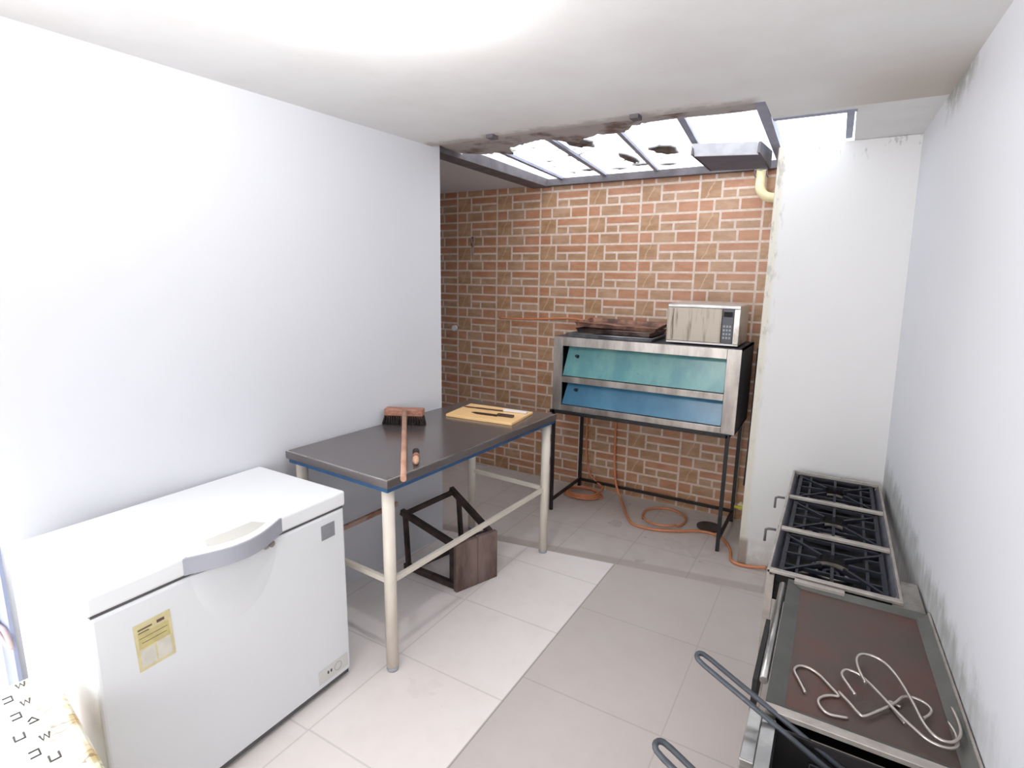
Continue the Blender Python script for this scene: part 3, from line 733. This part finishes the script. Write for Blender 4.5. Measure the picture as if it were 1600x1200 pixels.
# ------------------------------------------------------------------ gas stove
SH = .70
def rx(y): return rw(y, .7)-.012
t = thing('gas_stove', 'three-burner gas stove with black grates along the right wall', 'stove', (.08, 2.75, 0))
qx, qy = -.08, -2.75
ya, yb = 2.115, 3.40
def xr(y): return .292-(y-2.1)*.004
def Q(P): return [(p[0]+qx, p[1]+qy, p[2]) for p in P]
LXs = -.13
ft = MB()
ft.bar(*Q([(LXs+.006, ya, SH-.012), (LXs+.006, yb, SH-.012)]), .010, .026)
ft.bar(*Q([(xr(ya)-.006, ya, SH-.012), (xr(yb)-.006, yb, SH-.012)]), .010, .026)
ft.bar(*Q([(LXs, ya+.012, SH-.006), (xr(ya), ya+.012, SH-.006)]), .024, .012)
ft.bar(*Q([(LXs, yb-.008, SH-.008), (xr(yb), yb-.008, SH-.008)]), .014, .016)
ft.build('top_frame', m_frame, t, bevel=.0015)
for y in (2.545, 2.965):
    MB().bar(*Q([(LXs+.012, y, SH-.006), (xr(y)-.012, y, SH-.006)]), .030, .012).build('crossbar', m_frame, t, bevel=.0015)
mb = MB()   # sloping side trays
mb.hexa(Q([(LXs+.040, ya+.02, SH-.06), (LXs+.043, ya+.02, SH-.06), (LXs+.043, yb-.01, SH-.06), (LXs+.040, yb-.01, SH-.06), (LXs+.011, ya+.02, SH-.01), (LXs+.014, ya+.02, SH-.01), (LXs+.014, yb-.01, SH-.01), (LXs+.011, yb-.01, SH-.01)]))
mb.hexa(Q([(xr(ya)-.043, ya+.02, SH-.06), (xr(ya)-.040, ya+.02, SH-.06), (xr(ya)-.040, yb-.01, SH-.06), (xr(ya)-.043, yb-.01, SH-.06), (xr(ya)-.014, ya+.02, SH-.01), (xr(ya)-.011, ya+.02, SH-.01), (xr(ya)-.014, yb-.01, SH-.01), (xr(ya)-.017, yb-.01, SH-.01)]))
mb.build('side_tray', m_frame_shade, t)
mb = MB().box(LXs+.02+qx, xr(2.8)-.02+qx, ya+.02+qy, yb-.01+qy, SH-.125, SH-.12)
mb.box(LXs+.02+qx, xr(2.8)-.02+qx, yb-.016+qy, yb-.012+qy, SH-.125, SH-.018)  # dark liner walls at both ends, added to deepen the shade in the well
mb.box(LXs+.02+qx, xr(2.8)-.02+qx, ya+.02+qy, ya+.024+qy, SH-.125, SH-.018)
mb.build('drip_pan', m_dark, t)
bays = [(ya+.024, 2.53), (2.56, 2.95), (2.98, yb-.015)]
for y0, y1 in bays:
    x0, x1 = LXs+.045, xr(y0)-.045; cx, cy = (x0+x1)/2, (y0+y1)/2
    g = MB()
    for a, b in (((x0, y0+.008), (x1, y0+.008)), ((x0, y1-.008), (x1, y1-.008)), ((x0, y0), (x0, y1)), ((x1, y0), (x1, y1))):
        g.bar(*Q([(a[0], a[1], SH-.022), (b[0], b[1], SH-.022)]), .016, .014)
    for k in range(8):
        an = PI*k/4+PI/8*0; r0 = .055; dx, dy = math.cos(an), math.sin(an)
        hx, hy = (x1-x0)/2, (y1-y0)/2
        r1 = min(hx/abs(dx) if abs(dx) > 1e-6 else 9, hy/abs(dy) if abs(dy) > 1e-6 else 9)
        g.bar(*Q([(cx+dx*r0, cy+dy*r0, SH-.020), (cx+dx*r1, cy+dy*r1, SH-.024)]), .011, .020)
    for k in (-1, 1):
        g.bar(*Q([(x0, cy+k*.10, SH-.024), (x1, cy+k*.10, SH-.024)]), .010, .014)
        g.bar(*Q([(cx+k*.115, y0, SH-.024), (cx+k*.115, y1, SH-.024)]), .010, .014)
    g.build('grate', m_cast, t)
    br = MB().ring((cx+qx, cy+qy), .045, .078, SH-.095, SH-.055, 30).ring((cx+qx, cy+qy), .018, .030, SH-.095, SH-.058, 20)
    bo = br.build('burner', m_cast, t)
    MB().ring((cx+qx, cy+qy), .050, .074, SH-.055, SH-.051, 30).build('burner_ring', m_aluring, bo)
    MB().bar(*Q([(LXs-.01, cy-.03, SH-.085), (cx-.07, cy-.01, SH-.085)]), .022, .018).build('mixer_tube', m_aluring, bo)
for x in (LXs+.014, xr(2.8)-.014):
    for y in (ya+.014, yb-.014): MB().bar(*Q([(x, y, 0), (x, y, SH-.02)]), .026, .026).build('leg', m_frame, t)
for z in (.12,):
    for a, b in (((LXs+.014, ya), (LXs+.014, yb)), ((xr(ya)-.014, ya), (xr(yb)-.014, yb))): MB().bar(*Q([(a[0], a[1], z), (b[0], b[1], z)]), .02, .02).build('rail', m_frame, t)
mfold = MB().tube(Q([(LXs+.008, ya+.03, SH-.075), (LXs+.008, yb-.10, SH-.075)]), .010, 10).build('gas_manifold', m_frame, t)
for y in (2.60, 3.035):
    v = MB().tube(Q([(LXs-.010, y, SH-.045), (LXs-.040, y-.004, SH-.045), (LXs-.052, y-.006, SH-.050), (LXs-.052, y-.008, SH-.105)]), .006, 8).build('tap', m_bar_dark, t)

# ------------------------------------------------------------------ griddle
t = thing('griddle', 'wide griddle with a greasy brown plate and steel rim beside the stove', 'griddle', (.15, 1.72, 0))
qx, qy = -.15, -1.72
GL, GR0, GR1, ga, gb = -.055, .372, .362, 1.375, 2.085
def gr(y): return min(.385-(y-1.375)*.018, rw(y, .7)-.006)
pl_ = MB().hexa(Q([(GL+.042, ga+.035, .672), (gr(ga)-.032, ga+.035, .672), (gr(gb)-.032, gb-.02, .672), (GL+.042, gb-.02, .672), (GL+.042, ga+.035, .680), (gr(ga)-.032, ga+.035, .680), (gr(gb)-.032, gb-.02, .680), (GL+.042, gb-.02, .680)]))
pl_.build('plate', m_griddle, t)
mb = MB()
mb.hexa(Q([(GL, ga, .690), (GL+.044, ga+.03, .672), (GL+.044, gb-.02, .672), (GL, gb, .690), (GL, ga, .696), (GL+.044, ga+.03, .681), (GL+.044, gb-.02, .681), (GL, gb, .696)]))
mb.hexa(Q([(gr(ga)-.034, ga+.03, .672), (gr(ga)-.004, ga, .690), (gr(gb)-.004, gb, .690), (gr(gb)-.034, gb-.02, .672), (gr(ga)-.034, ga+.03, .681), (gr(ga)-.004, ga, .698), (gr(gb)-.004, gb, .698), (gr(gb)-.034, gb-.02, .681)]))
mb.hexa(Q([(GL+.03, gb-.022, .672), (gr(gb)-.03, gb-.022, .672), (gr(gb)-.004, gb, .690), (GL, gb, .690), (GL+.03, gb-.022, .681), (gr(gb)-.03, gb-.022, .681), (gr(gb)-.004, gb, .697), (GL, gb, .697)]))
mb.hexa(Q([(GL, ga+.022, .688), (gr(ga), ga+.022, .688), (gr(ga)-.03, ga+.05, .674), (GL+.03, ga+.05, .674), (GL, ga+.022, .694), (gr(ga), ga+.022, .694), (gr(ga)-.03, ga+.05, .681), (GL+.03, ga+.05, .681)]))
mb.build('sloping_rim', m_griddle_edge, t)
MB().bar(*Q([(GL, ga+.008, .690), (gr(ga)+.002, ga+.008, .690)]), .028, .014).build('front_bar', m_frame, t, bevel=.0015)
MB().hexa(Q([(gr(ga)-.004, ga, .66), (gr(ga)+.002, ga, .66), (gr(gb)+.002, gb, .66), (gr(gb)-.004, gb, .66), (gr(ga)-.004, ga, .703), (gr(ga)+.002, ga, .703), (gr(gb)+.002, gb, .703), (gr(gb)-.004, gb, .703)])).build('edge_strip', m_frame, t)
MB().tube(Q([(GL-.014, ga+.12, .682), (GL-.014, gb-.03, .684)]), .011, 10).build('gutter_rail', m_steel, t)
MB().box(GL+.02+qx, .12+qx, gb-.012+qy, gb+.012+qy, .690, .700).build('back_flange', m_frame, t)
MB().hexa(Q([(.255, gb-.012, .676), (gr(gb)-.004, gb-.006, .676), (.345, gb+.22, .676), (.300, gb+.22, .676), (.255, gb-.012, .688), (gr(gb)-.004, gb-.006, .688), (.345, gb+.22, .688), (.300, gb+.22, .688)])).build('corner_plate', m_steel_dirty, t)
MB().box(GL-.045+qx, GL-.032+qx, ga+.17+qy, ga+.50+qy, .50, .64).build('side_guard', m_black, t)
mb = MB().box(GL+.01+qx, GL+.016+qx, ga+qy, gb+qy, .25, .66); mb.build('side_panel', m_steel_dirty, t)
MB().box(GL+.016+qx, .35+qx, ga+.02+qy, gb-.02+qy, .55, .56).build('burner_tray', m_dark, t)
for x in (GL+.014, .34):
    for y in (ga+.014, gb-.014): MB().bar(*Q([(x, y, 0), (x, y, .685)]), .026, .026).build('leg', m_steel_dirty, t)

# ------------------------------------------------------------------ deep fryer in the foreground
t = thing('deep_fryer', 'dark open fryer in the foreground next to the griddle', 'fryer', (.15, 1.1, 0))
qx, qy = -.15, -1.1
fa, fb = .80, 1.355; FL = -.055; FR = .384
mb = MB()
for P in (((FL, fa, .20), (FL+.004, fb, .67)), ((FR-.004, fa, .20), (FR, fb, .67)), ((FL, fa, .20), (FR, fa+.004, .67)), ((FL, fb-.004, .20), (FR, fb, .67))):
    (x0, y0, z0), (x1, y1, z1) = P; mb.box(x0+qx, x1+qx, y0+qy, y1+qy, z0, z1)
mb.build('casing', m_steel_dirty, t)
mb = MB().box(FL+.03+qx, FR-.02+qx, fa+.02+qy, fb-.008+qy, .40, .41)
for P in (((FL+.028, fa+.02), (FL+.034, fb-.008)), ((FR-.024, fa+.02), (FR-.018, fb-.008)), ((FL+.03, fa+.014), (FR-.02, fa+.02)), ((FL+.03, fb-.012), (FR-.02, fb-.006))):
    (x0, y0), (x1, y1) = P; mb.box(x0+qx, x1+qx, y0+qy, y1+qy, .40, .672)
mb.build('vat', m_dark, t)
MB().bar(*Q([(FR-.012, fa, .684), (FR-.012, fb-.02, .684)]), .026, .014).build('rim', m_frame, t)
MB().bar(*Q([(FL+.015, fa, .678), (FL+.015, fb, .678)]), .030, .012).build('rim', m_steel, t)
MB().box(FL-.055+qx, FL-.001+qx, fa+qy, fb-.10+qy, .30, .56, .004).build('control_box', m_steel_dirty, t)
MB().box(FL-.035+qx, FL-.002+qx, fb-.13+qy, fb+.06+qy, .52, .655, .003).build('front_bracket', m_steel, t)
tp = MB().tube(Q([(FL-.056, 1.20, .50), (FL-.095, 1.20, .50), (FL-.10, 1.20, .44)]), .008, 8).build('tap', m_bar_dark, t)
for x in (FL+.014, FR-.02):
    for y in (fa+.014, fb-.014): MB().bar(*Q([(x, y, 0), (x, y, .30)]), .03, .03).build('leg', m_steel_dirty, t)

def basket(label, tip, ent, cx, cy):
    t = thing('frying_basket', label, 'basket', (cx, cy, .45), 0, 'frying baskets hanging in the fryer')
    o_ = Vector((cx, cy, .45)); tip = Vector(tip)-o_; ent = Vector(ent)-o_
    d = (ent-tip).normalized(); s_ = d.cross(Vector((0, 0, 1))).normalized(); r_ = .017
    pts = [ent+s_*r_]+[tip+d*.20+s_*r_, tip+d*.03+s_*(r_+.001)]
    for k in range(1, 8):
        a = PI*k/8; pts.append(tip+d*(.018-.018*math.sin(a))+s_*(r_*math.cos(a)))
    pts += [tip+d*.03-s_*(r_+.001), tip+d*.20-s_*r_, ent-s_*r_]
    MB().tube(pts, .0068, 10).build('handle', m_handle, t)
    mb = MB(); w_, l_, h_ = .085, .20, .168
    x0, x1, y0, y1 = -l_/2, l_/2, -w_, w_
    for z in (0, h_/2, h_): mb.tube([(x0, y0, z), (x1, y0, z), (x1, y1, z), (x0, y1, z)], .003, 6, closed=True)
    for k in range(9):
        x = x0+(x1-x0)*k/8; mb.tube([(x, y0, h_), (x, y0, 0), (x, y1, 0), (x, y1, h_)], .0015, 5)
    for k in range(7):
        y = y0+(y1-y0)*k/6; mb.tube([(x0, y, h_), (x0, y, 0), (x1, y, 0), (x1, y, h_)], .0015, 5)
    mb.build('wire_basket', m_handle, t)
basket('far frying basket whose long grey wire handle sticks out beside the griddle corner', (-.230, 1.399, .760), (.150, 1.312, .628), .155, 1.25)
basket('near frying basket whose grey wire handle shows at the bottom edge of the photo', (-.242, 1.053, .760), (.150, .965, .628), .155, .93)

# ------------------------------------------------------------------ meat hooks on the griddle
HZ = .685
def hook(label, pts, z=HZ, dz=0):
    n = len(pts); P = [(x, y, z+dz*(i/(n-1))) for i, (x, y) in enumerate(pts)]
    tag(MB().tube(smooth_path(P, 6), .0038, 10).build('meat_hook', m_hook), label, 'hook', 'steel meat hooks on the griddle')
hook('leftmost S-shaped steel hook on the brown griddle plate', [(.032, 1.499), (.013, 1.545), (.0, 1.580), (.010, 1.606), (.033, 1.612), (.060, 1.596), (.085, 1.565), (.107, 1.533), (.092, 1.525), (.073, 1.510), (.062, 1.488), (.068, 1.464), (.088, 1.448), (.128, 1.458)])
hook('steel hook with a sharp V bend in the middle of the hooks', [(.107, 1.545), (.130, 1.515), (.150, 1.485), (.163, 1.480), (.195, 1.520), (.232, 1.572), (.252, 1.608), (.275, 1.618), (.298, 1.610), (.309, 1.588), (.300, 1.562), (.288, 1.543)], HZ+.004, .006)
hook('straight-shanked steel hook reaching the lower right of the hook pile', [(.144, 1.543), (.128, 1.575), (.113, 1.612), (.124, 1.640), (.152, 1.638), (.178, 1.610), (.205, 1.570), (.235, 1.525), (.262, 1.490), (.290, 1.462), (.322, 1.458), (.345, 1.478), (.347, 1.520), (.338, 1.556)], HZ+.012, .002)
hook('largest hook with the high round top, lying over the others', [(.167, 1.595), (.154, 1.640), (.148, 1.690), (.160, 1.724), (.190, 1.732), (.218, 1.712), (.240, 1.670), (.256, 1.620), (.270, 1.565), (.284, 1.505), (.305, 1.470), (.333, 1.472), (.354, 1.510), (.356, 1.560), (.350, 1.605)], HZ+.021, .002)
hook('mostly hidden steel hook whose tip pokes out under the pile', [(.250, 1.512), (.238, 1.535), (.227, 1.556), (.222, 1.580), (.245, 1.572)], HZ)

# ------------------------------------------------------------------ printed carton, bottom left
def carton_mat():
    t = NT('printed_carton'); v, x, y, z = t.xyz()
    n1 = t.noise(38, 3, .6, vec=v); n2 = t.noise(12, 4, .6, vec=v); n3 = t.noise(6, 3, .6, vec=v)
    vor = t.n('ShaderNodeTexWave'); vor.inputs['Scale'].default_value = 16; vor.inputs['Distortion'].default_value = 14; vor.inputs['Detail'].default_value = 2
    t.l(v, vor.inputs['Vector'])
    base = t.mix(t.ramp(n3, .4, .6), S(240, 236, 224), S(232, 224, 200))
    edge = t.ramp(y, .19, .23)
    rim = t.math('MAXIMUM', t.ramp(y, .262, .28), t.ramp(z, .585, .575))
    c = t.mix(t.math('MULTIPLY', t.ramp(n2, .50, .6, .1, .8), rim), base, S(150, 176, 120))
    c = t.mix(t.math('MULTIPLY', t.ramp(n3, .48, .6, .1, .8), rim), c, S(206, 160, 110))
    c = t.mix(t.math('MULTIPLY', t.math('MULTIPLY', t.ramp(vor.outputs['Fac'], .90, .96), t.ramp(n2, .52, .58)), .6), c, S(90, 78, 60))
    c = t.mix(edge, S(244, 243, 240), c)
    return t.set(c, .5)
tt = thing('printed_carton', 'white carton printed with brown and green marks in front of the freezer', 'box', (-1.685, .226, 0), math.radians(-8.8))
cm = carton_mat(); m_mark = plain('grey_print', S(66, 66, 62), .7, 0, .1, 20)
MB().box(-.27, .27, -.29, .29, 0, .592, .018, 3).build('box_body', cm, tt)
random.seed(11)
for k in range(11):      # printed character-like strokes along the top edge, each mark a part
    x = -.235+k*.046; y = .215-(k % 2)*.035+random.uniform(-.008, .008); s_ = .012; gm = MB()
    L_ = random.choice(([(-1, 1), (1, 1), (1, -1), (-1, -1)], [(-1, -1), (-1, 1), (1, 1), (1, -1)], [(1, -1), (1, 1), (-1, 0), (0, -1)], [(-1, 1), (1, .6), (-1, 0), (1, -.6), (-1, -1)]))
    gm.tube([(x+a*s_, y+b*s_*.8, .5925) for a, b in L_], (.0024), 6)
    gm.build('printed_mark', m_mark, tt)
